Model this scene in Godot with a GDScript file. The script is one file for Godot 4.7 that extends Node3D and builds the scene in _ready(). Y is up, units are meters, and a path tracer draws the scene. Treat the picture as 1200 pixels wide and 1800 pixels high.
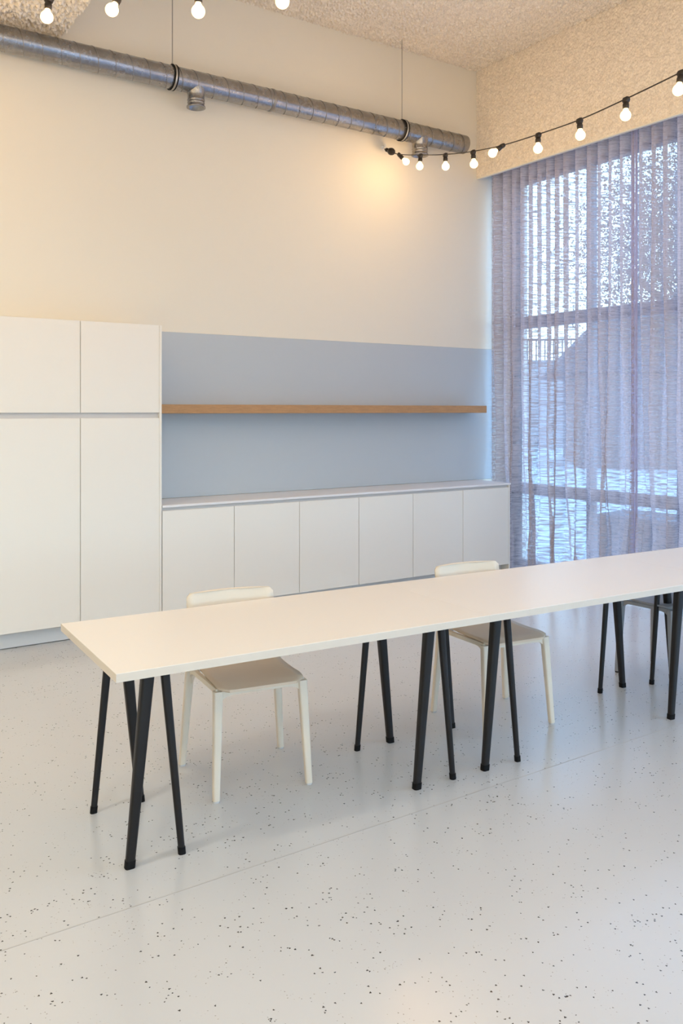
extends Node3D
# A tall white meeting room: a wall of white cabinets, three long tables in a row, a sheer curtain and warm string lights.

var M := {}
var names := {}
var rng := RandomNumberGenerator.new()

const WALL_Z := -6.5          # face of the back wall
const SIDE_X := 6.065         # face of the upper right wall
const CEIL_Y := 5.083
const BEAM_Y := 4.40
const BEAM_X := 1.86

# ------------------------------------------------------------------ mesh building
class Builder:
	var tri := PackedVector3Array()
	var soft := PackedByteArray()

	func face(a: Vector3, b: Vector3, c: Vector3, smooth := false) -> void:
		tri.append_array([a, b, c])
		soft.append(1 if smooth else 0)

	func quad(a: Vector3, b: Vector3, c: Vector3, d: Vector3, smooth := false) -> void:
		face(a, b, c, smooth)
		face(a, c, d, smooth)

	# chamfered box from lo to hi
	func box(lo: Vector3, hi: Vector3, ch := 0.0) -> void:
		var c := (lo + hi) / 2.0
		var h := (hi - lo) / 2.0
		ch = minf(ch, minf(h.x, minf(h.y, h.z)) * 0.9)
		var k := h - Vector3.ONE * ch
		if ch <= 0.0:
			for s: float in [-1.0, 1.0]:
				flat([c + Vector3(s * h.x, -h.y, -h.z), c + Vector3(s * h.x, h.y, -h.z), c + Vector3(s * h.x, h.y, h.z), c + Vector3(s * h.x, -h.y, h.z)], Vector3(s, 0, 0))
				flat([c + Vector3(-h.x, s * h.y, -h.z), c + Vector3(h.x, s * h.y, -h.z), c + Vector3(h.x, s * h.y, h.z), c + Vector3(-h.x, s * h.y, h.z)], Vector3(0, s, 0))
				flat([c + Vector3(-h.x, -h.y, s * h.z), c + Vector3(h.x, -h.y, s * h.z), c + Vector3(h.x, h.y, s * h.z), c + Vector3(-h.x, h.y, s * h.z)], Vector3(0, 0, s))
			return
		for s: float in [-1.0, 1.0]:
			flat([c + Vector3(s * h.x, -k.y, -k.z), c + Vector3(s * h.x, k.y, -k.z), c + Vector3(s * h.x, k.y, k.z), c + Vector3(s * h.x, -k.y, k.z)], Vector3(s, 0, 0))
			flat([c + Vector3(-k.x, s * h.y, -k.z), c + Vector3(k.x, s * h.y, -k.z), c + Vector3(k.x, s * h.y, k.z), c + Vector3(-k.x, s * h.y, k.z)], Vector3(0, s, 0))
			flat([c + Vector3(-k.x, -k.y, s * h.z), c + Vector3(k.x, -k.y, s * h.z), c + Vector3(k.x, k.y, s * h.z), c + Vector3(-k.x, k.y, s * h.z)], Vector3(0, 0, s))
			for t: float in [-1.0, 1.0]:
				flat([c + Vector3(s * h.x, t * k.y, -k.z), c + Vector3(s * h.x, t * k.y, k.z), c + Vector3(s * k.x, t * h.y, k.z), c + Vector3(s * k.x, t * h.y, -k.z)], Vector3(s, t, 0))
				flat([c + Vector3(s * h.x, -k.y, t * k.z), c + Vector3(s * h.x, k.y, t * k.z), c + Vector3(s * k.x, k.y, t * h.z), c + Vector3(s * k.x, -k.y, t * h.z)], Vector3(s, 0, t))
				flat([c + Vector3(-k.x, s * h.y, t * k.z), c + Vector3(k.x, s * h.y, t * k.z), c + Vector3(k.x, s * k.y, t * h.z), c + Vector3(-k.x, s * k.y, t * h.z)], Vector3(0, s, t))
				for u: float in [-1.0, 1.0]:
					flat([c + Vector3(s * h.x, t * k.y, u * k.z), c + Vector3(s * k.x, t * h.y, u * k.z), c + Vector3(s * k.x, t * k.y, u * h.z)], Vector3(s, t, u))

	# a flat polygon whose visible side looks along n (front faces run clockwise)
	func flat(p: Array, n: Vector3) -> void:
		var turn: Vector3 = (p[1] - p[0]).cross(p[2] - p[0])
		if turn.dot(n) > 0.0:
			p.reverse()
		for i in range(1, p.size() - 1):
			face(p[0], p[i], p[i + 1], false)

	# skin over rings of equally many points; closed solids get caps; sides are turned outwards by the signed volume
	func loft(rings: Array, smooth := true, caps := true) -> void:
		var mine := Builder.new()
		var n: int = rings[0].size()
		for r in rings.size() - 1:
			for i in n:
				var j := (i + 1) % n
				mine.quad(rings[r][i], rings[r][j], rings[r + 1][j], rings[r + 1][i], smooth)
		if caps:
			for e in [0, rings.size() - 1]:
				var mid := Vector3.ZERO
				for p: Vector3 in rings[e]:
					mid += p / n
				for i in n:
					var j := (i + 1) % n
					if e == 0:
						mine.face(mid, rings[e][j], rings[e][i], false)
					else:
						mine.face(mid, rings[e][i], rings[e][j], false)
		join(mine, true)

	func join(o: Builder, orient := false) -> void:
		var flip := false
		if orient:
			var vol := 0.0
			for i in range(0, o.tri.size(), 3):
				vol += o.tri[i].dot(o.tri[i + 1].cross(o.tri[i + 2]))
			flip = vol > 0.0
		for i in range(0, o.tri.size(), 3):
			if flip:
				face(o.tri[i], o.tri[i + 2], o.tri[i + 1], o.soft[i / 3] == 1)
			else:
				face(o.tri[i], o.tri[i + 1], o.tri[i + 2], o.soft[i / 3] == 1)

	# profile of (radius, height) turned round an axis that starts at base
	func lathe(profile: Array, base: Vector3, axis: Vector3, seg := 20, smooth := true) -> void:
		axis = axis.normalized()
		var side := axis.cross(Vector3(0.31, 0.2, 0.93)).normalized()
		var up := axis.cross(side)
		var rings := []
		for p: Vector2 in profile:
			var ring := PackedVector3Array()
			for i in seg:
				var a := TAU * i / seg
				ring.append(base + axis * p.y + (side * cos(a) + up * sin(a)) * maxf(p.x, 0.0002))
			rings.append(ring)
		loft(rings, smooth)

	func tube(path: PackedVector3Array, radius: float, seg := 8) -> void:
		var rings := []
		var side := Vector3.ZERO
		for k in path.size():
			var d := (path[mini(k + 1, path.size() - 1)] - path[maxi(k - 1, 0)]).normalized()
			if side == Vector3.ZERO:
				side = d.cross(Vector3(0.11, 0.97, 0.2) if absf(d.y) < 0.9 else Vector3(1, 0, 0.1)).normalized()
			side = (side - d * side.dot(d)).normalized()
			var up := d.cross(side)
			var ring := PackedVector3Array()
			for i in seg:
				var a := TAU * i / seg
				ring.append(path[k] + (side * cos(a) + up * sin(a)) * radius)
			rings.append(ring)
		loft(rings)

	func commit() -> ArrayMesh:
		var st := SurfaceTool.new()
		st.begin(Mesh.PRIMITIVE_TRIANGLES)
		for i in range(0, tri.size(), 3):
			st.set_smooth_group(0 if soft[i / 3] == 1 else -1)
			st.add_vertex(tri[i])
			st.add_vertex(tri[i + 1])
			st.add_vertex(tri[i + 2])
		st.generate_normals()
		st.index()
		return st.commit()


# a rounded rectangle ring in the plane of (ex, ez), half sizes a and b, corner radius r
func round_ring(c: Vector3, a: float, b: float, r: float, ex := Vector3.RIGHT, ez := Vector3.BACK, steps := 3) -> PackedVector3Array:
	var out := PackedVector3Array()
	for q in 4:
		var sx: float = [1.0, -1.0, -1.0, 1.0][q]
		var sz: float = [1.0, 1.0, -1.0, -1.0][q]
		for i in steps + 1:
			var t := PI / 2.0 * (q + float(i) / steps)
			out.append(c + ex * (sx * (a - r) + r * cos(t)) + ez * (sz * (b - r) + r * sin(t)))
	return out


# ------------------------------------------------------------------ nodes
func numbered(called: String) -> String:
	if not names.has(called):
		names[called] = 0
		return called
	names[called] += 1
	return "%s_%03d" % [called, names[called]]


func thing(called: String, label: String, category: String, at := Vector3.ZERO, turn := 0.0, group := "") -> Node3D:
	var o := Node3D.new()
	o.name = numbered(called)
	add_child(o)
	o.position = at
	o.rotation.y = turn
	tag(o, label, category, group)
	return o


func tag(o: Node3D, label: String, category := "", group := "") -> void:
	o.set_meta("label", label)
	if category:
		o.set_meta("category", category)
	if group:
		o.set_meta("group", group)


func part(called: String, m: Mesh, mat: Material, parent: Node) -> MeshInstance3D:
	var o := MeshInstance3D.new()
	var taken := 0
	for c in parent.get_children():
		if str(c.name) == called or str(c.name).begins_with(called + "_") and str(c.name).trim_prefix(called + "_").is_valid_int():
			taken += 1
	o.name = called if taken == 0 else "%s_%03d" % [called, taken]
	o.mesh = m
	o.material_override = mat
	parent.add_child(o, true)
	return o


func box_part(called: String, lo: Vector3, hi: Vector3, ch: float, mat: Material, parent: Node) -> MeshInstance3D:
	var b := Builder.new()
	b.box(lo, hi, ch)
	return part(called, b.commit(), mat, parent)


func struct(called: String, m: Mesh, mat: Material, label: String, category: String) -> MeshInstance3D:
	var o := MeshInstance3D.new()
	o.name = called
	o.mesh = m
	o.material_override = mat
	add_child(o)
	o.set_meta("kind", "structure")
	tag(o, label, category)
	return o


func boxes(list: Array, ch := 0.0) -> ArrayMesh:
	var b := Builder.new()
	for l in list:
		b.box(l[0], l[1], ch)
	return b.commit()


# ------------------------------------------------------------------ materials
func mat(color: Color, rough := 0.6, metal := 0.0, spec := 0.5) -> StandardMaterial3D:
	var m := StandardMaterial3D.new()
	m.albedo_color = color
	m.roughness = rough
	m.metallic = metal
	m.metallic_specular = spec
	return m


func c8(r: int, g: int, b: int) -> Color:
	return Color8(r, g, b)


func noise_image(w: int, h: int, f: Callable) -> ImageTexture:
	var im := Image.create(w, h, false, Image.FORMAT_RGBA8)
	for y in h:
		for x in w:
			im.set_pixel(x, y, f.call(x, y))
	return ImageTexture.create_from_image(im)


func triplanar(m: StandardMaterial3D, scale: float) -> void:
	m.uv1_triplanar = true
	m.uv1_world_triplanar = true
	m.uv1_scale = Vector3.ONE * scale


func floor_texture() -> ImageTexture:
	var n := 2048
	var im := Image.create(n, n, false, Image.FORMAT_RGBA8)
	im.fill(c8(202, 203, 203))
	rng.seed = 41
	# soft clouding of the sheet
	for k in 260:
		var cx := rng.randi_range(0, n - 1)
		var cy := rng.randi_range(0, n - 1)
		var t := rng.randi_range(-2, 2)
		im.fill_rect(Rect2i(cx, cy, rng.randi_range(3, 14), rng.randi_range(2, 5)), c8(202 + t, 203 + t, 202 + t))
	var spot := Vector2.ZERO
	for k in 3300:
		var big := k < 1000
		spot = spot + Vector2(rng.randf_range(-34, 34), rng.randf_range(-34, 34)) if rng.randf() < 0.38 else Vector2(rng.randf() * n, rng.randf() * n)
		var cx := spot.x
		var cy := spot.y
		var rx := rng.randf_range(2.1, 3.6) if big else rng.randf_range(0.9, 2.0)
		var ry := rx * rng.randf_range(0.6, 1.0)
		var tilt := rng.randf() * PI
		var shade := rng.randf_range(0.07, 0.32) if big else rng.randf_range(0.46, 0.70)
		var col := Color(shade, shade * 0.97, shade * 0.93)
		for y in range(int(cy - 5), int(cy + 6)):
			for x in range(int(cx - 5), int(cx + 6)):
				var d := Vector2(x - cx, y - cy).rotated(tilt)
				var r := Vector2(d.x / rx, d.y / ry).length() + 0.25 * sin(3.0 * d.angle() + k)
				if r < 1.0:
					im.set_pixel(posmod(x, n), posmod(y, n), col)
	return ImageTexture.create_from_image(im)


func curtain_texture() -> ImageTexture:
	var a := FastNoiseLite.new()
	a.seed = 5
	a.frequency = 0.02
	a.fractal_octaves = 2
	var b := FastNoiseLite.new()
	b.seed = 9
	b.frequency = 0.03
	return noise_image(768, 1024, func(x: int, y: int) -> Color:
		var slub := a.get_noise_2d(x * 0.55, y * 3.0)
		var fine := b.get_noise_2d(x * 2.0, y * 6.0)
		var cover := clampf(0.72 + 0.46 * slub + 0.20 * fine, 0.30, 0.98)
		var t := 1.0 - 0.10 * clampf(slub, -1.0, 1.0)
		return Color(0.80 * t, 0.78 * t, 0.79 * t, cover))


func make_materials() -> void:
	M.wall = mat(c8(235, 230, 216), 0.75, 0.0, 0.35)
	# sprayed cellulose: pale flakes among greyer ones
	var flake := FastNoiseLite.new()
	flake.seed = 31
	flake.noise_type = FastNoiseLite.TYPE_CELLULAR
	flake.frequency = 0.055
	flake.cellular_return_type = FastNoiseLite.RETURN_CELL_VALUE
	var dust := FastNoiseLite.new()
	dust.seed = 32
	dust.frequency = 0.09
	M.plaster = mat(Color.WHITE, 0.95, 0.0, 0.2)
	M.plaster.albedo_texture = noise_image(768, 768, func(x: int, y: int) -> Color:
		var v := 1.0 + 0.075 * flake.get_noise_2d(x, y) + 0.10 * dust.get_noise_2d(x, y)
		return Color(0.930, 0.892, 0.835) * v)
	triplanar(M.plaster, 0.8)
	M.white = mat(c8(236, 232, 223), 0.42, 0.0, 0.45)
	M.worktop = mat(c8(232, 231, 231), 0.35)
	M.groove = mat(c8(205, 202, 200), 0.5)
	M.carcass = mat(c8(150, 146, 142), 0.7)
	M.plinth = mat(c8(228, 226, 223), 0.5)
	M.blue = mat(c8(187, 195, 201), 0.5)
	M.table = mat(c8(234, 230, 222), 0.33, 0.0, 0.5)
	M.table_edge = mat(c8(216, 204, 189), 0.5)
	M.black = mat(c8(25, 22, 22), 0.42, 0.0, 0.4)
	M.rubber = mat(c8(19, 18, 19), 0.7, 0.0, 0.3)
	M.chair = mat(c8(229, 217, 199), 0.42)
	M.grey = mat(c8(150, 152, 156), 0.5)
	M.seat = mat(c8(227, 205, 180), 0.45)
	M.cable = mat(c8(26, 22, 20), 0.5)
	M.frame = mat(c8(120, 120, 126), 0.5)
	M.dark_frame = mat(c8(48, 50, 58), 0.5)
	M.steel = mat(c8(190, 188, 184), 0.35, 0.9)
	M.seam = mat(c8(178, 176, 173), 0.6)
	M.concrete = mat(c8(170, 170, 172), 0.9)
	M.cap = mat(c8(238, 238, 236), 0.4)

	M.floor = mat(Color.WHITE, 0.21, 0.0, 0.60)
	M.floor.albedo_texture = floor_texture()
	triplanar(M.floor, 1.0 / 2.05)

	# brown shelf with long grain
	var g := FastNoiseLite.new()
	g.seed = 3
	g.frequency = 0.01
	M.wood = mat(Color.WHITE, 0.5)
	M.wood.albedo_texture = noise_image(512, 256, func(x: int, y: int) -> Color:
		var v := g.get_noise_2d(x * 1.0, y * 26.0) + 0.5 * g.get_noise_2d(x * 5.0 + 900.0, y * 60.0)
		return Color(0.70, 0.53, 0.345) * (1.0 + 0.10 * v))
	triplanar(M.wood, 1.0)

	# galvanised sheet: mottled spangle
	var z := FastNoiseLite.new()
	z.seed = 8
	z.noise_type = FastNoiseLite.TYPE_CELLULAR
	z.frequency = 0.05
	z.cellular_return_type = FastNoiseLite.RETURN_CELL_VALUE
	M.zinc = mat(c8(255, 255, 255), 1.0, 0.88)
	M.zinc.albedo_texture = noise_image(256, 256, func(x: int, y: int) -> Color:
		var v := 0.62 + 0.06 * z.get_noise_2d(x, y)
		return Color(v, v, v * 1.01))
	M.zinc.roughness_texture = noise_image(256, 256, func(x: int, y: int) -> Color:
		var v := 0.26 + 0.05 * z.get_noise_2d(x + 300.0, y)
		return Color(v, v, v))
	M.zinc.roughness_texture_channel = BaseMaterial3D.TEXTURE_CHANNEL_GREEN
	triplanar(M.zinc, 2.5)
	M.zinc_seam = mat(c8(150, 148, 146), 0.4, 0.9)

	M.bulb = mat(c8(255, 244, 222), 0.2)
	M.bulb.emission_enabled = true
	M.bulb.emission = Color(1.0, 0.84, 0.58)
	M.bulb.emission_energy_multiplier = 3.0

	M.panel = mat(c8(250, 250, 250), 0.5)
	M.panel.emission_enabled = true
	M.panel.emission = Color(1.0, 0.95, 0.88)
	M.panel.emission_energy_multiplier = 1.5

	M.glass = mat(Color(0.92, 0.97, 1.0, 0.06), 0.02)
	M.glass.transparency = BaseMaterial3D.TRANSPARENCY_ALPHA

	M.curtain = mat(Color.WHITE, 0.9, 0.0, 0.1)
	M.curtain.albedo_texture = curtain_texture()
	M.curtain.transparency = BaseMaterial3D.TRANSPARENCY_ALPHA
	M.curtain.cull_mode = BaseMaterial3D.CULL_DISABLED
	M.curtain.backlight_enabled = true
	M.curtain.backlight = Color(0.95, 0.875, 0.885)

	M.hem = mat(c8(178, 177, 192), 0.9, 0.0, 0.1)
	M.hem.backlight_enabled = true
	M.hem.backlight = Color(0.9, 0.88, 0.95)
	M.paving = mat(c8(198, 199, 200), 0.85)
	M.brick = mat(c8(110, 96, 92), 0.9)
	M.roof = mat(c8(84, 78, 80), 0.9)
	M.facade = mat(c8(160, 156, 156), 0.9)
	M.bark = mat(c8(84, 70, 60), 0.9)
	M.leaf = mat(c8(120, 96, 70), 0.8)
	M.leaf.cull_mode = BaseMaterial3D.CULL_DISABLED
	M.planter = mat(c8(66, 68, 74), 0.7)


# ------------------------------------------------------------------ the rough sprayed finish, as relief
func relief(o: Vector3, eu: Vector3, lu: float, ev: Vector3, lv: float, normal: Vector3, step: float, amp: float, grain := 55.0) -> ArrayMesh:
	var cells := FastNoiseLite.new()
	cells.seed = 17
	cells.noise_type = FastNoiseLite.TYPE_CELLULAR
	cells.frequency = grain
	cells.cellular_return_type = FastNoiseLite.RETURN_DISTANCE
	var lumps := FastNoiseLite.new()
	lumps.seed = 23
	lumps.frequency = grain * 0.76
	lumps.fractal_octaves = 2
	var nu := int(lu / step) + 1
	var nv := int(lv / step) + 1
	var pos := PackedVector3Array()
	var nor := PackedVector3Array()
	var idx := PackedInt32Array()
	var hgt := PackedFloat32Array()
	for j in nv:
		for i in nu:
			var p := o + eu * (lu * i / (nu - 1)) + ev * (lv * j / (nv - 1))
			var d := cells.get_noise_3dv(p)
			var h := pow(clampf(-d, 0.0, 1.0), 1.5) * 0.7 + 0.55 * lumps.get_noise_3dv(p)
			hgt.append(h * amp)
			pos.append(p + normal * (h * amp))
	var du := lu / (nu - 1)
	var dv := lv / (nv - 1)
	for j in nv:
		for i in nu:
			var gu := (hgt[j * nu + mini(i + 1, nu - 1)] - hgt[j * nu + maxi(i - 1, 0)]) / (2.0 * du)
			var gv := (hgt[mini(j + 1, nv - 1) * nu + i] - hgt[maxi(j - 1, 0) * nu + i]) / (2.0 * dv)
			nor.append((normal - eu * gu - ev * gv).normalized())
	var flip := eu.cross(ev).dot(normal) > 0.0
	for j in nv - 1:
		for i in nu - 1:
			var a := j * nu + i
			if flip:
				idx.append_array([a, a + nu, a + 1, a + 1, a + nu, a + nu + 1])
			else:
				idx.append_array([a, a + 1, a + nu, a + 1, a + nu + 1, a + nu])
	var arr := []
	arr.resize(Mesh.ARRAY_MAX)
	arr[Mesh.ARRAY_VERTEX] = pos
	arr[Mesh.ARRAY_NORMAL] = nor
	arr[Mesh.ARRAY_INDEX] = idx
	var m := ArrayMesh.new()
	m.add_surface_from_arrays(Mesh.PRIMITIVE_TRIANGLES, arr)
	return m


# ------------------------------------------------------------------ room shell
func build_room() -> void:
	var f := struct("floor", boxes([[Vector3(-4.2, -0.2, -6.7), Vector3(6.46, 0.0, 4.2)]]), M.floor, "pale grey sheet floor with scattered dark flecks", "floor")
	box_part("weld_seam", Vector3(-4.0, 0.0, -2.7135), Vector3(6.4, 0.0006, -2.7095), 0.0, M.seam, f)

	struct("wall_back", boxes([[Vector3(-4.2, 0.0, -6.75), Vector3(6.75, 5.4, WALL_Z)]]), M.wall, "tall cream wall behind the cabinets and duct", "wall")
	struct("wall_left", boxes([[Vector3(-4.4, 0.0, -6.75), Vector3(-4.0, 5.4, 4.2)]]), M.wall, "cream side wall on the left, outside the picture", "wall")
	struct("wall_front", boxes([
		[Vector3(-4.4, 0.0, 4.0), Vector3(-3.2, 5.4, 4.3)], [Vector3(4.6, 0.0, 4.0), Vector3(6.75, 5.4, 4.3)],
		[Vector3(-3.2, 0.0, 4.0), Vector3(4.6, 0.8, 4.3)], [Vector3(-3.2, 2.1, 4.0), Vector3(4.6, 5.4, 4.3)]]), M.wall, "cream wall with a wide window behind the viewer", "wall")
	var rw := Node3D.new()
	rw.name = "window_2"
	add_child(rw)
	rw.set_meta("kind", "structure")
	tag(rw, "wide window behind the viewer, outside the picture", "window")
	for k in 5:
		var xm := -3.2 + 7.8 * k / 4.0
		box_part("mullion", Vector3(xm - 0.04, 0.8, 4.1), Vector3(xm + 0.04, 2.1, 4.2), 0.004, M.frame, rw)
		if k < 4:
			box_part("pane", Vector3(xm + 0.03, 0.8, 4.147), Vector3(xm + 1.92, 2.1, 4.153), 0.0, M.glass, rw)

	# upper right wall: a rough sprayed band hanging over the window
	var w := struct("wall_right", boxes([[Vector3(SIDE_X + 0.012, 3.99, WALL_Z), Vector3(6.135, 5.2, 4.0)]]), M.plaster, "rough sprayed beige wall band above the curtained window", "wall")
	part("rough_finish", relief(Vector3(SIDE_X, 3.985, WALL_Z), Vector3.BACK, 3.2, Vector3.UP, 1.12, Vector3.LEFT, 0.0075, 0.017), M.plaster, w)
	box_part("edge_bead", Vector3(SIDE_X - 0.004, 3.975, WALL_Z), Vector3(SIDE_X + 0.02, 3.990, 4.0), 0.003, M.wall, w)

	var c := struct("ceiling", boxes([[Vector3(-4.2, CEIL_Y + 0.012, -6.75), Vector3(6.75, 5.45, 4.2)]]), M.plaster, "rough sprayed beige ceiling", "ceiling")
	part("rough_finish", relief(Vector3(BEAM_X, CEIL_Y, WALL_Z), Vector3.RIGHT, SIDE_X - BEAM_X + 0.02, Vector3.BACK, 3.0, Vector3.DOWN, 0.008, 0.036, 48.0), M.plaster, c)

	var t := struct("trim_1", boxes([[Vector3(-1.2, BEAM_Y + 0.012, WALL_Z), Vector3(BEAM_X - 0.004, CEIL_Y + 0.1, 4.0)]]), M.plaster, "rough sprayed ceiling beam above the left end of the duct", "beam")
	part("rough_finish", relief(Vector3(0.6, BEAM_Y, WALL_Z), Vector3.RIGHT, BEAM_X - 0.6, Vector3.BACK, 2.2, Vector3.DOWN, 0.007, 0.055, 38.0), M.plaster, t)


func build_window() -> void:
	# window wall behind the curtain; panes between z0 and z1
	var z0 := -6.385
	var z1 := 3.3
	struct("wall_window", boxes([
		[Vector3(6.45, 3.995, -6.75), Vector3(6.7, 5.4, 4.2)],
		[Vector3(6.45, -0.2, -6.75), Vector3(6.7, 3.995, z0 - 0.03)],
		[Vector3(6.45, -0.2, z1 + 0.03), Vector3(6.7, 3.995, 4.2)],
		[Vector3(6.45, -0.25, z0 - 0.03), Vector3(6.7, 0.02, z1 + 0.03)]]), M.wall, "wall around the tall window behind the curtain", "wall")
	var w := Node3D.new()
	w.name = "window_1"
	add_child(w)
	w.set_meta("kind", "structure")
	tag(w, "tall grey framed window wall behind the sheer curtain", "window")
	part("window_frame", boxes([
		[Vector3(6.47, 0.02, z0 - 0.03), Vector3(6.57, 4.0, z0 + 0.03)], [Vector3(6.47, 0.02, z1 - 0.03), Vector3(6.57, 4.0, z1 + 0.03)],
		[Vector3(6.47, 3.94, z0), Vector3(6.57, 4.0, z1)], [Vector3(6.47, 0.02, z0), Vector3(6.57, 0.09, z1)]], 0.004), M.dark_frame, w)
	var n := 10
	var dz := (z1 - z0) / n
	for k in n:
		var a := z0 + dz * k
		if k > 0:
			box_part("mullion", Vector3(6.47, 0.02, a - 0.025), Vector3(6.57, 4.0, a + 0.025), 0.004, M.frame, w)
		for r in [[0.06, 0.79], [0.87, 2.47], [2.57, 3.96]]:
			box_part("pane", Vector3(6.517, r[0], a + 0.02), Vector3(6.523, r[1], a + dz - 0.02), 0.0, M.glass, w)
		for r in [[0.77, 0.88], [2.46, 2.58]]:
			box_part("transom", Vector3(6.48, r[0], a + 0.02), Vector3(6.56, r[1], a + dz - 0.02), 0.004, M.frame, w)


# ------------------------------------------------------------------ curtain
func curtain_mesh(za: float, zb: float, sd: int, flare: float) -> ArrayMesh:
	rng.seed = sd
	var pleat := 0.133
	var step := 0.0065
	var nz := int((zb - za) / step) + 1
	var ny := 46
	var top := 4.16
	var phase := PackedFloat32Array()
	var amp := PackedFloat32Array()
	var p := 0.0
	var rate := 1.0
	var size := 1.0
	var next_rate := 1.0
	var next_size := 1.0
	for i in nz:
		if int(p / TAU) != int((p - TAU * step / pleat) / TAU) or i == 0:
			next_rate = rng.randf_range(0.80, 1.28)
			next_size = rng.randf_range(0.75, 1.25)
		rate = lerpf(rate, next_rate, 0.12)
		size = lerpf(size, next_size, 0.12)
		p += TAU * step / pleat * rate
		phase.append(p)
		amp.append(size)
	var wide := FastNoiseLite.new()
	wide.seed = sd
	wide.frequency = 1.6
	var pos := PackedVector3Array()
	var uv := PackedVector2Array()
	var idx := PackedInt32Array()
	for j in ny:
		var t := float(j) / (ny - 1)
		for i in nz:
			var z := za + (zb - za) * i / (nz - 1)
			var hem := 0.055 + 0.02 * wide.get_noise_2d(z * 3.0, 4.0)
			var y := lerpf(top, hem, t)
			var low := smoothstep(0.25, 1.0, t)
			var a1 := 0.054 * amp[i] * (1.0 - 0.5 * low)
			var a2 := 0.066 * low
			var drift := 1.3 * t * wide.get_noise_2d(z * 0.7, 11.0 + y * 0.25)
			var x := 6.205 + a1 * sin(phase[i] + drift) + a2 * sin(phase[i] * 0.41 + 1.7 * sd + 2.0 * drift) + 0.03 * low * wide.get_noise_2d(z * 1.5, y * 0.5)
			var inner := smoothstep(0.0, 0.15, minf(z - za, zb - z))
			x = lerpf(6.205, x, smoothstep(0.0, 0.03, minf(z - za, zb - z)))
			z += inner * (0.012 * cos(phase[i] * 2.0) + flare * low * 0.05 * sin(phase[i] * 0.41 + sd))
			pos.append(Vector3(x, y, z))
			uv.append(Vector2(i * step * 1.55 / 1.0, y / 1.15))
	for j in ny - 1:
		for i in nz - 1:
			var a := j * nz + i
			idx.append_array([a, a + 1, a + nz, a + 1, a + nz + 1, a + nz])
	var st := SurfaceTool.new()
	st.begin(Mesh.PRIMITIVE_TRIANGLES)
	st.set_smooth_group(0)
	for k in pos.size():
		st.set_uv(uv[k])
		st.add_vertex(pos[k])
	for k in idx:
		st.add_index(k)
	st.generate_normals()
	return st.commit()


func build_curtain() -> void:
	var r := thing("curtain_track", "slim ceiling track the sheer curtain hangs from, above the window", "curtain track", Vector3(6.205, 4.165, -2.5))
	box_part("rail", Vector3(-0.02, 0.0, -3.98), Vector3(0.02, 0.03, 3.9), 0.004, M.cap, r)
	box_part("bracket", Vector3(-0.05, 0.03, -3.9), Vector3(0.26, 0.045, -3.86), 0.003, M.cap, r)
	box_part("bracket", Vector3(-0.05, 0.03, -1.9), Vector3(0.26, 0.045, -1.86), 0.003, M.cap, r)
	var a := thing("curtain", "sheer lilac grey curtain panel next to the cabinet wall", "curtain", Vector3.ZERO, 0.0)
	part("fabric", curtain_mesh(-6.43, -4.69, 3, 1.0), M.curtain, a)
	box_part("side_hem", Vector3(6.197, 0.06, -4.728), Vector3(6.201, 4.16, -4.692), 0.001, M.hem, a)
	var b := thing("curtain", "sheer lilac grey curtain panel at the right edge of the photo", "curtain", Vector3.ZERO, 0.0)
	part("fabric", curtain_mesh(-4.69, -1.2, 7, 1.0), M.curtain, b)
	box_part("side_hem", Vector3(6.197, 0.06, -4.686), Vector3(6.201, 4.16, -4.662), 0.001, M.hem, b)


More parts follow.
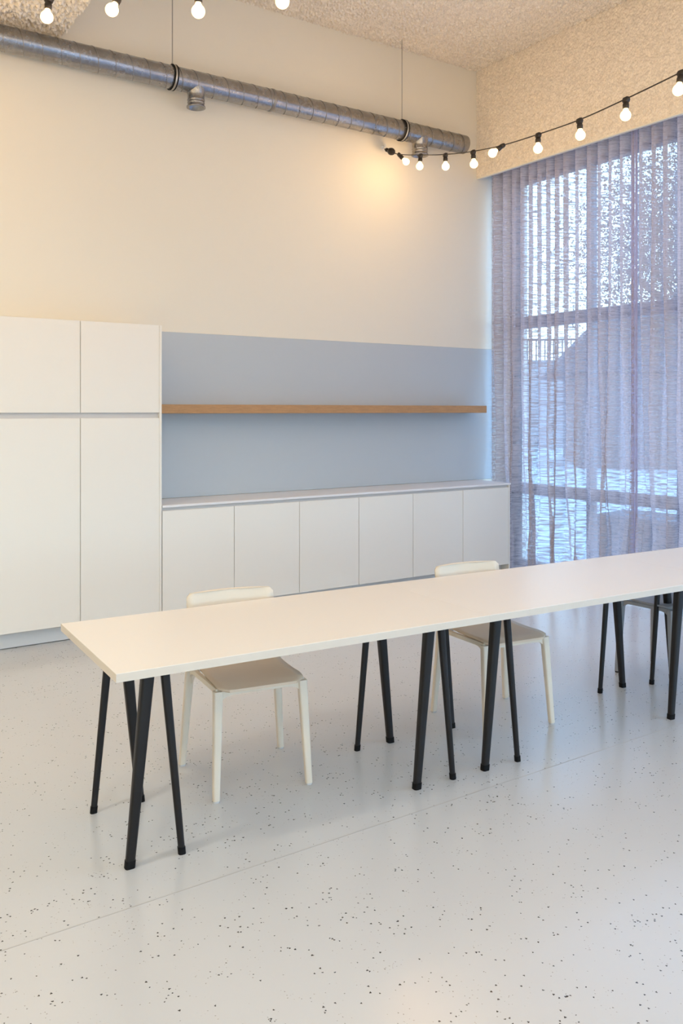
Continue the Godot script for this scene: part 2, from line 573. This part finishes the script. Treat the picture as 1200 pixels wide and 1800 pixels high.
# ------------------------------------------------------------------ cabinets
func build_cabinets() -> void:
	var door := -6.03
	var edges := [1.270, 1.873, 2.458]
	for k in 2:
		var a: float = edges[k]
		var b: float = edges[k + 1]
		var t := thing("tall_cabinet", ["white handleless tall cabinet cut by the left edge of the photo", "white handleless tall cabinet next to the blue wall panel"][k], "cabinet", Vector3(a, 0, door), 0.0, "tall cabinets")
		box_part("body", Vector3(0.0, 0.125, -0.468), Vector3(b - a, 2.238, -0.026), 0.0, M.carcass, t)
		box_part("top_panel", Vector3(0.0, 2.238, -0.468), Vector3(b - a, 2.252, -0.024), 0.0, M.white, t)
		box_part("lower_door", Vector3(0.002, 0.125, -0.022), Vector3(b - a - (0.0004 if k == 1 else 0.002), 1.567, 0.0), 0.0015, M.white, t)
		box_part("upper_door", Vector3(0.002, 1.606, -0.022), Vector3(b - a - (0.0004 if k == 1 else 0.002), 2.252, 0.0), 0.0015, M.white, t)
		box_part("grip_channel", Vector3(0.0, 1.560, -0.026), Vector3(b - a, 1.612, -0.020), 0.0, M.groove, t)
		box_part("plinth", Vector3(0.0, 0.004, -0.115), Vector3(b - a, 0.125, -0.10), 0.001, M.plinth, t)
		if k == 1:
			box_part("side_panel", Vector3(b - a + 0.0004, 0.0, -0.468), Vector3(b - a + 0.018, 2.252, 0.001), 0.0015, M.white, t)
	var order := ["first", "second", "third", "fourth", "fifth", "sixth"]
	var x0 := 2.480
	var w := (6.046 - x0) / 6.0
	for k in 6:
		var label: String = "white handleless base cabinet, %s from the tall cabinets" % order[k]
		if k == 5:
			label = "white handleless base cabinet at the curtain end of the row"
		var t := thing("base_cabinet", label, "cabinet", Vector3(x0 + w * k, 0, door), 0.0, "base cabinets under the worktop")
		box_part("body", Vector3(0.0, 0.125, -0.468), Vector3(w, 0.898, -0.026), 0.0, M.carcass, t)
		box_part("door", Vector3(0.002, 0.130, -0.022), Vector3(w - 0.002, 0.876, 0.0), 0.0015, M.white, t)
		box_part("grip_channel", Vector3(0.0, 0.872, -0.026), Vector3(w, 0.898, -0.018), 0.0, M.groove, t)
		box_part("plinth", Vector3(0.0, 0.004, -0.115), Vector3(w, 0.125, -0.10), 0.001, M.plinth, t)
		if k == 5:
			box_part("side_panel", Vector3(w + 0.001, 0.0, -0.468), Vector3(w + 0.018, 0.898, 0.0), 0.0015, M.white, t)
	var wt := thing("worktop", "thin white worktop running along the base cabinets", "worktop", Vector3(4.27, 0.9, -6.26))
	box_part("slab", Vector3(2.480 - 4.27, 0.0, -0.238), Vector3(6.072 - 4.27, 0.018, 0.236), 0.002, M.worktop, wt)
	var bp := thing("splashback", "blue grey wall panel above the white worktop", "wall panel", Vector3(4.27, 0.92, WALL_Z))
	box_part("panel", Vector3(2.480 - 4.27, 0.0, 0.0), Vector3(6.30 - 4.27, 1.332, 0.008), 0.002, M.blue, bp)
	var sh := thing("wall_shelf", "long brown wooden shelf across the blue grey panel", "shelf", Vector3(4.22, 1.599, WALL_Z + 0.008))
	box_part("board", Vector3(2.480 - 4.22, 0.0, 0.0), Vector3(5.965 - 4.22, 0.070, 0.242), 0.002, M.wood, sh)


# ------------------------------------------------------------------ tables
func leg_mesh(top: Vector3, foot: Vector3, at: Vector2, ab: Vector2) -> ArrayMesh:
	var b := Builder.new()
	var rings := []
	for k in 5:
		var t := k / 4.0
		rings.append(round_ring(top.lerp(foot, t), lerpf(at.x, ab.x, t) / 2.0, lerpf(at.y, ab.y, t) / 2.0, lerpf(0.009, 0.010, t)))
	b.loft(rings)
	return b.commit()


func make_table(label: String, first: float, second: float, forward: float) -> Node3D:
	var length := 1.6244
	var depth := 0.80
	var h := 0.735
	var t := thing("table", label, "table", Vector3.ZERO, 0.0, "white tables in one long row")
	var top := box_part("tabletop", Vector3(0, h - 0.030, -depth), Vector3(length, h, 0), 0.0006, M.table, t)
	box_part("edge_band", Vector3(-0.0006, h - 0.0295, -0.0008), Vector3(length + 0.0006, h - 0.0015, 0.0006), 0.0, M.table_edge, top)
	box_part("edge_band", Vector3(-0.0006, h - 0.0295, -depth), Vector3(0.0008, h - 0.0015, -0.0008), 0.0, M.table_edge, top)
	for cx: float in [first, second]:
		box_part("mounting_plate", Vector3(cx - 0.058, h - 0.052, -0.69 + forward), Vector3(cx + 0.058, h - 0.0305, -0.10 + forward), 0.004, M.black, t)
		for s in [[-1, -0.136, true], [1, -0.134, false], [-1, -0.620, false], [1, -0.626, true]]:
			var side: float = s[0]
			var zz: float = s[1] + forward
			var broad: bool = s[2]
			var a := Vector2(0.046, 0.040) if broad else Vector2(0.033, 0.026)
			var c := Vector2(0.033, 0.030) if broad else Vector2(0.025, 0.022)
			var p0 := Vector3(cx + side * 0.031, h - 0.05, zz)
			var p1 := Vector3(cx + side * 0.097, 0.0, zz)
			var leg := part("leg", leg_mesh(p0, p0.lerp(p1, 0.965), a, c), M.black, t)
			var g := c + Vector2(0.003, 0.003)
			part("foot_cap", leg_mesh(p0.lerp(p1, 0.962), p1, g, g), M.rubber, leg)
	return t


func copy(o: Node3D, called: String, label: String) -> Node3D:
	var c: Node3D = o.duplicate()
	c.name = numbered(called)
	add_child(c, true)
	c.set_meta("label", label)
	return c


func build_tables() -> void:
	var turn := deg_to_rad(-3.35)
	var o := Vector3(0.997, 0, -2.822)
	var along := Vector3(cos(turn), 0, -sin(turn))
	var a := make_table("long white table at the near left end of the row", 0.184, 1.433, 0.0)
	a.position = o
	a.rotation.y = turn
	var b := make_table("middle white table of the row, between its left and right neighbours", 0.184, 1.447, 0.0)
	b.position = o + along * 1.626
	b.rotation.y = turn
	var c := make_table("last white table of the row, running out of the photo's right edge", 0.205, 1.44, 0.045)
	c.position = o + along * 3.252
	c.rotation.y = turn


# ------------------------------------------------------------------ chairs
func seat_mesh(w0: float, w1: float, zf: float, zr: float, droop: float) -> ArrayMesh:
	var b := Builder.new()
	var rings := []
	var n := 14
	for k in n + 1:
		var t := float(k) / n
		var z := lerpf(zr, zf, t)
		var half := lerpf(w1, w0, t)
		# corners rounded in plan
		var e := minf(t, 1.0 - t) * (zf - zr)
		if e < 0.045:
			half -= 0.045 - sqrt(maxf(0.0, 0.045 * 0.045 - pow(0.045 - e, 2.0)))
		var ring := PackedVector3Array()
		var m := 12
		var top_y := func(x: float) -> float:
			var q := x / 0.215
			return 0.474 - 0.022 * cos(q * 1.35) * sin(PI * clampf(t * 1.05, 0.0, 1.0)) - droop * pow(maxf(0.0, (t - 0.72) / 0.28), 2.0) + 0.006 * pow(1.0 - t, 2.0)
		for i in m + 1:
			var x := lerpf(-half, half, float(i) / m)
			ring.append(Vector3(x, top_y.call(x), z))
		for i in m + 1:
			var x := lerpf(half, -half, float(i) / m)
			ring.append(Vector3(x * 0.99, top_y.call(x) - 0.011, z))
		rings.append(ring)
	b.loft(rings)
	return b.commit()


func backrest_mesh() -> ArrayMesh:
	var b := Builder.new()
	var rings := []
	var n := 12
	for k in n + 1:
		var t := float(k) / n
		var y := lerpf(0.575, 0.772, t)
		var z := lerpf(-0.205, -0.242, t)
		var half := 0.218 - 0.008 * t
		var e := minf(t, 1.0 - t) * 0.197
		if e < 0.015:
			half -= 0.015 - sqrt(maxf(0.0, 0.015 * 0.015 - pow(0.015 - e, 2.0)))
		var ring := PackedVector3Array()
		var m := 12
		for i in m + 1:
			var x := lerpf(-half, half, float(i) / m)
			ring.append(Vector3(x, y + 0.006 * cos(x / 0.22 * 1.5) * t, z - 0.030 * (1.0 - pow(x / 0.22, 2.0)) + 0.006))
		for i in m + 1:
			var x := lerpf(half, -half, float(i) / m)
			ring.append(Vector3(x, y + 0.006 * cos(x / 0.22 * 1.5) * t, z - 0.030 * (1.0 - pow(x / 0.22, 2.0)) - 0.006))
		rings.append(ring)
	b.loft(rings)
	return b.commit()


# leg from the floor up, then bent round into the rail under the seat
func chair_leg_mesh(foot: Vector3, knee: Vector3, top: Vector3) -> ArrayMesh:
	var b := Builder.new()
	var rings := []
	for k in 7:
		var t := k / 6.0
		var p := foot.lerp(knee, t)
		rings.append(round_ring(p, lerpf(0.0145, 0.020, t), lerpf(0.0135, 0.017, t), 0.008))
	if top != knee:
		for k in range(1, 5):
			var t := k / 4.0
			rings.append(round_ring(knee.lerp(top, t), lerpf(0.020, 0.013, t), lerpf(0.017, 0.009, t), 0.008))
	b.loft(rings)
	return b.commit()


# rail under the seat edge with a rounded bracket at each end, in the plane from p to q
func rail_mesh(p: Vector3, q: Vector3, thick: float) -> ArrayMesh:
	var b := Builder.new()
	var d := (q - p).normalized()
	var side := d.cross(Vector3.UP).normalized() * thick / 2.0
	var length := p.distance_to(q)
	var rings := []
	var n := 24
	for k in n + 1:
		var s := length * k / n
		var e := minf(s, length - s)
		var drop := 0.020
		if e < 0.062:
			drop = 0.020 + 0.055 * (1.0 - sqrt(maxf(0.0, 1.0 - pow(1.0 - e / 0.062, 2.0))))
		var c := p + d * s
		rings.append(PackedVector3Array([c + side, c + side + Vector3.DOWN * drop, c - side + Vector3.DOWN * drop, c - side]))
	b.loft(rings, false)
	return b.commit()


func make_chair(label: String) -> Node3D:
	var t := thing("chair", label, "chair", Vector3.ZERO, 0.0, "cream chairs behind the tables")
	part("seat", seat_mesh(0.196, 0.190, 0.215, -0.175, 0.018), M.seat, t)
	part("backrest", backrest_mesh(), M.chair, t)
	for s: float in [-1.0, 1.0]:
		var lf := part("leg", chair_leg_mesh(Vector3(s * 0.208, 0.008, 0.212), Vector3(s * 0.190, 0.447, 0.178), Vector3(s * 0.190, 0.447, 0.178)), M.chair, t)
		var lr := part("leg", chair_leg_mesh(Vector3(s * 0.240, 0.008, -0.212), Vector3(s * 0.207, 0.487, -0.185), Vector3(s * 0.196, 0.66, -0.226)), M.chair, t)
		part("foot_pad", leg_mesh(Vector3(s * 0.208, 0.010, 0.212), Vector3(s * 0.208, 0.0, 0.212), Vector2(0.028, 0.026), Vector2(0.026, 0.024)), M.groove, lf)
		part("foot_pad", leg_mesh(Vector3(s * 0.240, 0.010, -0.212), Vector3(s * 0.240, 0.0, -0.212), Vector2(0.028, 0.026), Vector2(0.026, 0.024)), M.groove, lr)
		part("side_rail", rail_mesh(Vector3(s * 0.190, 0.456, 0.178), Vector3(s * 0.207, 0.456, -0.185), 0.018), M.chair, t)
	part("front_rail", rail_mesh(Vector3(-0.190, 0.446, 0.178), Vector3(0.190, 0.446, 0.178), 0.018), M.chair, t)
	part("rear_rail", rail_mesh(Vector3(-0.205, 0.456, -0.176), Vector3(0.205, 0.456, -0.176), 0.016), M.chair, t)
	return t


func build_chairs() -> void:
	var a := make_chair("cream plastic chair behind the nearest table")
	a.position = Vector3(1.808, 0, -3.42)
	a.rotation.y = deg_to_rad(-9.0)
	var b := copy(a, "chair", "cream plastic chair behind the middle table's left trestle legs")
	b.position = Vector3(3.22, 0, -3.32)
	b.rotation.y = deg_to_rad(-7.0)
	# a low seat without a back, mostly hidden under the last table
	var s := thing("stool", "grey stool tucked under the tables at the right edge of the photo", "stool", Vector3(4.605, 0, -3.285), deg_to_rad(2.0))
	part("seat", seat_mesh(0.19, 0.19, 0.19, -0.19, 0.014), M.grey, s)
	for x: float in [-1.0, 1.0]:
		for z: float in [-1.0, 1.0]:
			var l := part("leg", chair_leg_mesh(Vector3(x * 0.185, 0.008, z * 0.190), Vector3(x * 0.168, 0.447, z * 0.168), Vector3(x * 0.168, 0.447, z * 0.168)), M.grey, s)
			part("foot_pad", leg_mesh(Vector3(x * 0.185, 0.010, z * 0.190), Vector3(x * 0.185, 0.0, z * 0.190), Vector2(0.028, 0.026), Vector2(0.026, 0.024)), M.rubber, l)
		part("side_rail", rail_mesh(Vector3(x * 0.168, 0.452, 0.168), Vector3(x * 0.168, 0.452, -0.168), 0.018), M.grey, s)


# ------------------------------------------------------------------ duct
func build_duct() -> void:
	var y := 4.222
	var z := -6.312
	var r := 0.089
	var x0 := -0.9
	var x1 := 5.725
	var d := thing("air_duct", "round galvanised spiral air duct hanging along the cream wall", "duct", Vector3(2.4, y, z))
	var b := Builder.new()
	b.lathe([Vector2(r, x0 - 2.4), Vector2(r, x1 - 2.4 - 0.004), Vector2(r - 0.003, x1 - 2.4)], Vector3.ZERO, Vector3.RIGHT, 40)
	part("pipe", b.commit(), M.zinc, d)
	# the raised lock seam that winds round the pipe
	var path := PackedVector3Array()
	var turns := (x1 - x0 - 0.03) / 0.133
	var n := int(turns * 28)
	for k in n + 1:
		var a := TAU * turns * k / n
		path.append(Vector3(x0 - 2.4 + (x1 - x0 - 0.03) * k / n, cos(a) * (r + 0.0005), sin(a) * (r + 0.0005)))
	b = Builder.new()
	b.tube(path, 0.0026, 5)
	part("spiral_seam", b.commit(), M.zinc_seam, d)
	b = Builder.new()
	b.lathe([Vector2(r + 0.001, -0.012), Vector2(r + 0.005, -0.008), Vector2(r + 0.005, 0.008), Vector2(r + 0.001, 0.012)], Vector3(3.56 - 2.4, 0, 0), Vector3.RIGHT, 40)
	part("joint_collar", b.commit(), M.zinc_seam, d)
	for tee in [[2.88, 0.066], [5.165, 0.072]]:
		var q := Vector3(tee[0] - 2.4, 0, 0)
		var k: float = tee[1]
		b = Builder.new()
		b.lathe([Vector2(k + 0.012, 0.045), Vector2(k + 0.004, 0.088), Vector2(k, 0.098), Vector2(k, 0.135), Vector2(k + 0.004, 0.140), Vector2(k, 0.145), Vector2(k, 0.158), Vector2(k + 0.003, 0.161), Vector2(k, 0.165), Vector2(k, 0.186),
			Vector2(k + 0.009, 0.190), Vector2(k + 0.009, 0.199), Vector2(k - 0.004, 0.200), Vector2(k - 0.006, 0.12)], q, Vector3.DOWN, 32)
		part("outlet_spigot", b.commit(), M.zinc, d)
	for rx: float in [2.68, 4.952]:
		var q := Vector3(rx - 2.4, 0, 0)
		b = Builder.new()
		b.lathe([Vector2(r, -0.017), Vector2(r + 0.010, -0.016), Vector2(r + 0.010, -0.011), Vector2(r, -0.010)], q, Vector3.RIGHT, 40)
		b.lathe([Vector2(r, 0.010), Vector2(r + 0.010, 0.011), Vector2(r + 0.010, 0.016), Vector2(r, 0.017)], q, Vector3.RIGHT, 40)
		var clamp_ring := part("clamp_ring", b.commit(), M.rubber, d)
		b = Builder.new()
		b.lathe([Vector2(r, -0.0095), Vector2(r + 0.008, -0.009), Vector2(r + 0.008, 0.009), Vector2(r, 0.0095)], q, Vector3.RIGHT, 40)
		part("steel_band", b.commit(), M.steel, clamp_ring)
		b = Builder.new()
		b.lathe([Vector2(0.0045, 0.0), Vector2(0.0045, CEIL_Y - y - r + 0.01)], q + Vector3(0, r, 0), Vector3.UP, 8)
		b.lathe([Vector2(0.010, 0.0), Vector2(0.010, 0.022)], q + Vector3(0, r, 0), Vector3.UP, 6, false)
		part("hanger_rod", b.commit(), M.steel, clamp_ring)


# ------------------------------------------------------------------ string lights
func socket_mesh(at: Vector3, axis: Vector3, along: Vector3) -> ArrayMesh:
	var b := Builder.new()
	var side := (along - axis * along.dot(axis)).normalized()
	var out := axis.cross(side)
	b.loft([round_ring(at - axis * 0.008, 0.020, 0.011, 0.007, side, out), round_ring(at + axis * 0.006, 0.026, 0.014, 0.008, side, out), round_ring(at + axis * 0.020, 0.018, 0.016, 0.010, side, out)])
	b.lathe([Vector2(0.016, 0.014), Vector2(0.017, 0.030), Vector2(0.019, 0.034), Vector2(0.018, 0.056), Vector2(0.0155, 0.058)], at, axis, 16)
	return b.commit()


func bulb_mesh() -> ArrayMesh:
	var b := Builder.new()
	var prof := [Vector2(0.0135, -0.044), Vector2(0.0140, -0.036), Vector2(0.0165, -0.030)]
	for k in 13:
		var a := lerpf(-0.92, PI / 2.0, k / 12.0)
		prof.append(Vector2(0.0315 * cos(a), 0.0315 * sin(a)))
	b.lathe(prof, Vector3.ZERO, Vector3.DOWN, 20)
	return b.commit()


func string_of_lights(called: String, label: String, pts: Array, bulbs: Array, ends: Array, energy: float) -> Node3D:
	var s := thing(called, label, "string lights", pts[0], 0.0)
	var o: Vector3 = pts[0]
	var curve := PackedVector3Array()
	var all: Array = [ends[0]] + pts + [ends[1]]
	for k in all.size() - 1:
		var p0: Vector3 = all[maxi(k - 1, 0)]
		var p1: Vector3 = all[k]
		var p2: Vector3 = all[k + 1]
		var p3: Vector3 = all[mini(k + 2, all.size() - 1)]
		for i in 6:
			curve.append(p1.cubic_interpolate(p2, p0, p3, i / 6.0) - o)
	curve.append(all[-1] - o)
	var b := Builder.new()
	b.tube(curve, 0.0042, 7)
	part("cable", b.commit(), M.cable, s)
	var globe := bulb_mesh()
	for k in pts.size():
		var p: Vector3 = pts[k]
		var q: Vector3 = bulbs[k]
		var axis := (q - p).normalized()
		var along: Vector3 = (all[k + 2] - all[k]).normalized()
		part("socket", socket_mesh(p - o, axis, along), M.cable, s)
		var g := part("bulb", globe, M.bulb, s)
		g.position = p + axis * 0.098 - o
		g.basis = Basis(Quaternion(Vector3.DOWN, axis))
		var l := OmniLight3D.new()
		l.name = "bulb_light"
		l.position = g.position
		l.light_color = Color(1.0, 0.81, 0.56)
		l.light_energy = energy
		l.light_size = 0.03
		l.omni_range = 20.0
		l.omni_attenuation = 2.0
		l.shadow_enabled = true
		s.add_child(l, true)
	return s


func build_strings() -> void:
	var down := Vector3(0, -0.1, 0)
	# from the wall beside the duct outlet towards the viewer
	var pts := [Vector3(4.799, 3.942, -6.170), Vector3(4.713, 3.817, -5.750), Vector3(4.628, 3.704, -5.330), Vector3(4.543, 3.610, -4.911), Vector3(4.460, 3.540, -4.504),
		Vector3(4.375, 3.492, -4.087), Vector3(4.288, 3.454, -3.659), Vector3(4.203, 3.444, -3.241), Vector3(4.117, 3.444, -2.818)]
	var tips := [Vector3(4.863, 3.865, -6.126), Vector3(4.705, 3.69, -5.756), Vector3(4.630, 3.58, -5.328), Vector3(4.550, 3.49, -4.906), Vector3(4.390, 3.478, -4.545),
		Vector3(4.373, 3.373, -4.088), Vector3(4.294, 3.335, -3.655), Vector3(4.200, 3.325, -3.243), Vector3(4.102, 3.33, -2.828)]
	for k in range(1, 7):
		var p := Vector3(4.117 - 0.086 * k, 3.444 + 0.006 * k * k, -2.818 + 0.42 * k)
		pts.append(p)
		tips.append(p + down)
	var last: Vector3 = pts[-1]
	var s := string_of_lights("string_light", "string of glowing bulbs running from a wall hook under the duct past the curtain", pts, tips, [Vector3(4.868, 4.075, -6.47), last + Vector3(-0.1, 0.06, 0.5)], BULB)
	# wall hook and cable joint at its start
	var o: Vector3 = pts[0]
	var b := Builder.new()
	b.lathe([Vector2(0.014, 0.0), Vector2(0.014, 0.006), Vector2(0.005, 0.008), Vector2(0.005, 0.045)], Vector3(4.868, 4.100, WALL_Z) - o, Vector3.BACK, 12)
	b.lathe([Vector2(0.006, 0.0), Vector2(0.006, 0.03)], Vector3(4.868, 4.090, WALL_Z + 0.040) - o, Vector3.UP, 8)
	part("wall_hook", b.commit(), M.cap, s)
	b = Builder.new()
	var d0 := (pts[0] - Vector3(4.868, 4.075, -6.47)).normalized() as Vector3
	b.lathe([Vector2(0.005, 0.0), Vector2(0.018, 0.01), Vector2(0.018, 0.035), Vector2(0.006, 0.045), Vector2(0.006, 0.085), Vector2(0.030, 0.10), Vector2(0.034, 0.125), Vector2(0.030, 0.15), Vector2(0.008, 0.16)], Vector3(4.868, 4.075, -6.47) + d0 * 0.04 - o, d0, 14)
	part("cable_joint", b.commit(), M.cable, s)

	# second string, across the top of the picture
	var dir := Vector3(cos(deg_to_rad(56.0)), 0, sin(deg_to_rad(56.0)))
	var base := Vector3(1.203, 0, -4.379)
	var ys := {-5: 4.06, -4: 3.98, -3: 3.90, -2: 3.83, -1: 3.76, 0: 3.677, 1: 3.622, 2: 3.562, 3: 3.531, 4: 3.535, 5: 3.54, 6: 3.55, 7: 3.57}
	var lean := {0: Vector3(-0.012, -0.1, 0.004), 1: Vector3(-0.042, -0.085, 0.0)}
	pts = []
	tips = []
	for k in range(-5, 8):
		var p: Vector3 = base + dir * 0.43 * k + Vector3(0, ys[k], 0)
		pts.append(p)
		tips.append(p + lean.get(k, down))
	last = pts[-1]
	string_of_lights("string_light", "string of four visible glowing bulbs along the top left edge", pts, tips, [Vector3(-0.22, 4.10, WALL_Z + 0.01), last + Vector3(0.25, 0.06, 0.36)], BULB_LEFT)


# ------------------------------------------------------------------ ceiling lamps outside the picture
func build_panels() -> void:
	for k in PANELS.size():
		var p: Vector3 = PANELS[k]
		var t := thing("ceiling_lamp", "long white ceiling lamp outside the picture, " + ["left of the beam near the cabinets", "left of the beam beside the viewer", "under the beam"][k], "ceiling lamp", p, 0.0, "ceiling lamps outside the picture")
		box_part("housing", Vector3(-0.75, 0.0, -0.15), Vector3(0.75, 0.05, 0.15), 0.006, M.cap, t)
		box_part("diffuser", Vector3(-0.72, -0.006, -0.12), Vector3(0.72, 0.0, 0.12), 0.0, M.panel, t)
		var l := AreaLight3D.new()
		l.name = "lamp_light"
		l.area_size = Vector2(1.44, 0.24)
		l.position = Vector3(0, -0.012, 0)
		l.rotation.x = -PI / 2.0
		l.light_color = Color(1.0, 0.975, 0.92)
		l.light_energy = PANEL
		l.area_range = 30.0
		l.shadow_enabled = true
		t.add_child(l)


# ------------------------------------------------------------------ outside the window
func build_outside() -> void:
	var g := struct("ground", boxes([[Vector3(6.72, -0.5, -70.0), Vector3(90.0, -0.12, 40.0)]]), M.paving, "pale paving outside the window", "ground")
	g.name = "ground"

	# balcony block far behind, with a barred railing against the sky
	var f := thing("apartment_block", "pale low block with a barred roof terrace seen through the curtain", "building", Vector3(30.0, -0.12, -29.0), deg_to_rad(-44.0))
	box_part("wall", Vector3(-9.0, 0.0, -8.0), Vector3(4.2, 4.0, 0.0), 0.02, M.facade, f)
	box_part("roof_slab", Vector3(-9.1, 4.0, -8.1), Vector3(4.3, 4.12, 0.1), 0.02, M.facade, f)
	var b := Builder.new()
	for k in 66:
		b.box(Vector3(-9.0 + k * 0.2, 4.12, -0.06), Vector3(-8.95 + k * 0.2, 5.05, -0.01), 0.0)
	b.box(Vector3(-9.0, 5.05, -0.08), Vector3(4.2, 5.13, 0.01), 0.0)
	part("railing", b.commit(), M.roof, f)

	# house with a sloping roof on the right
	var h := thing("house", "dark brick house with a sloping roof outside the window", "building", Vector3(20.5, -0.12, -17.5), deg_to_rad(-44.0))
	box_part("wall", Vector3(0.0, 0.0, -6.0), Vector3(9.0, 3.2, 0.0), 0.02, M.brick, h)
	b = Builder.new()
	b.loft([PackedVector3Array([Vector3(-0.9, 2.9, 0.4), Vector3(0.7, 4.6, 0.4), Vector3(9.5, 4.6, 0.4), Vector3(9.5, 2.9, 0.4)]), PackedVector3Array([Vector3(-0.9, 2.9, -6.4), Vector3(0.7, 4.6, -6.4), Vector3(9.5, 4.6, -6.4), Vector3(9.5, 2.9, -6.4)])], false)
	part("roof", b.commit(), M.roof, h)

	# brown-leaved tree
	var t := thing("tree", "brown leaved tree outside the right part of the window", "tree", Vector3(14.95, -0.12, -10.1))
	b = Builder.new()
	b.lathe([Vector2(0.20, 0.0), Vector2(0.15, 1.2), Vector2(0.12, 3.0), Vector2(0.05, 5.5)], Vector3.ZERO, Vector3.UP, 10)
	rng.seed = 77
	for k in 9:
		var a := rng.randf() * TAU
		var y := rng.randf_range(2.6, 4.8)
		var p := Vector3(0, y, 0)
		var q := p + Vector3(cos(a) * 1.3, rng.randf_range(0.9, 1.7), sin(a) * 1.3)
		b.tube(PackedVector3Array([p, p.lerp(q, 0.5) + Vector3(0, 0.15, 0), q]), 0.035, 6)
	part("trunk", b.commit(), M.bark, t)
	b = Builder.new()
	for k in 34000:
		var p := Vector3(rng.randfn() * 0.95, 5.0 + rng.randfn() * 1.05, rng.randfn() * 0.95)
		var e := Vector3(rng.randfn(), rng.randfn(), rng.randfn()).normalized() * rng.randf_range(0.022, 0.042)
		var w := e.cross(Vector3(rng.randfn(), rng.randfn(), rng.randfn())).normalized() * 0.019
		b.quad(p - e, p - w, p + e, p + w)
	var lv := part("foliage", b.commit(), M.leaf, t)
	lv.set_meta("kind", "stuff")

	# dark planter standing close to the glass
	var pl := thing("planter", "dark rounded planter box outside, low behind the curtain", "planter", Vector3(8.05, -0.12, -5.75), deg_to_rad(4.0))
	b = Builder.new()
	b.loft([round_ring(Vector3(0, 0, 0), 0.34, 0.62, 0.10), round_ring(Vector3(0, 0.50, 0), 0.38, 0.66, 0.12), round_ring(Vector3(0, 0.58, 0), 0.37, 0.65, 0.12), round_ring(Vector3(0, 0.60, 0), 0.33, 0.61, 0.10)])
	part("box", b.commit(), M.planter, pl)


# ------------------------------------------------------------------
const BULB := 0.092
const BULB_LEFT := 0.115
const PANEL := 6.9
const PANELS := [Vector3(-2.3, 5.03, -2.6), Vector3(-2.3, 5.03, 0.8), Vector3(0.0, 4.34, 2.2)]


func _ready() -> void:
	var cam := Camera3D.new()
	cam.name = "camera"
	add_child(cam)
	cam.position = Vector3(0, 1.62, 0)
	cam.rotation.y = deg_to_rad(-34.1)
	cam.projection = Camera3D.PROJECTION_FRUSTUM
	cam.near = 0.05
	cam.far = 300.0
	cam.size = 2.0 * 0.05 * 900.0 / 1515.0
	cam.frustum_offset = Vector2(0, 0.05 * (722.0 - 900.0) / 1515.0)
	cam.current = true

	var sky := ProceduralSkyMaterial.new()
	sky.sky_top_color = Color(0.48, 0.70, 0.94)
	sky.sky_horizon_color = Color(0.79, 0.93, 1.0)
	sky.sky_curve = 0.25
	sky.ground_bottom_color = Color(0.45, 0.47, 0.50)
	sky.ground_horizon_color = Color(0.70, 0.78, 0.85)
	sky.sky_energy_multiplier = 1.0
	var env := Environment.new()
	env.background_mode = Environment.BG_SKY
	env.sky = Sky.new()
	env.sky.sky_material = sky
	env.background_energy_multiplier = 6.6
	env.tonemap_mode = Environment.TONE_MAPPER_LINEAR
	env.tonemap_exposure = 1.15
	env.sdfgi_enabled = true
	env.ssao_enabled = true
	env.ssil_enabled = true
	var we := WorldEnvironment.new()
	we.name = "world"
	we.environment = env
	add_child(we)

	make_materials()
	build_panels()
	build_room()
	build_window()
	build_cabinets()
	build_tables()
	build_chairs()
	build_curtain()
	build_duct()
	build_strings()
	build_outside()
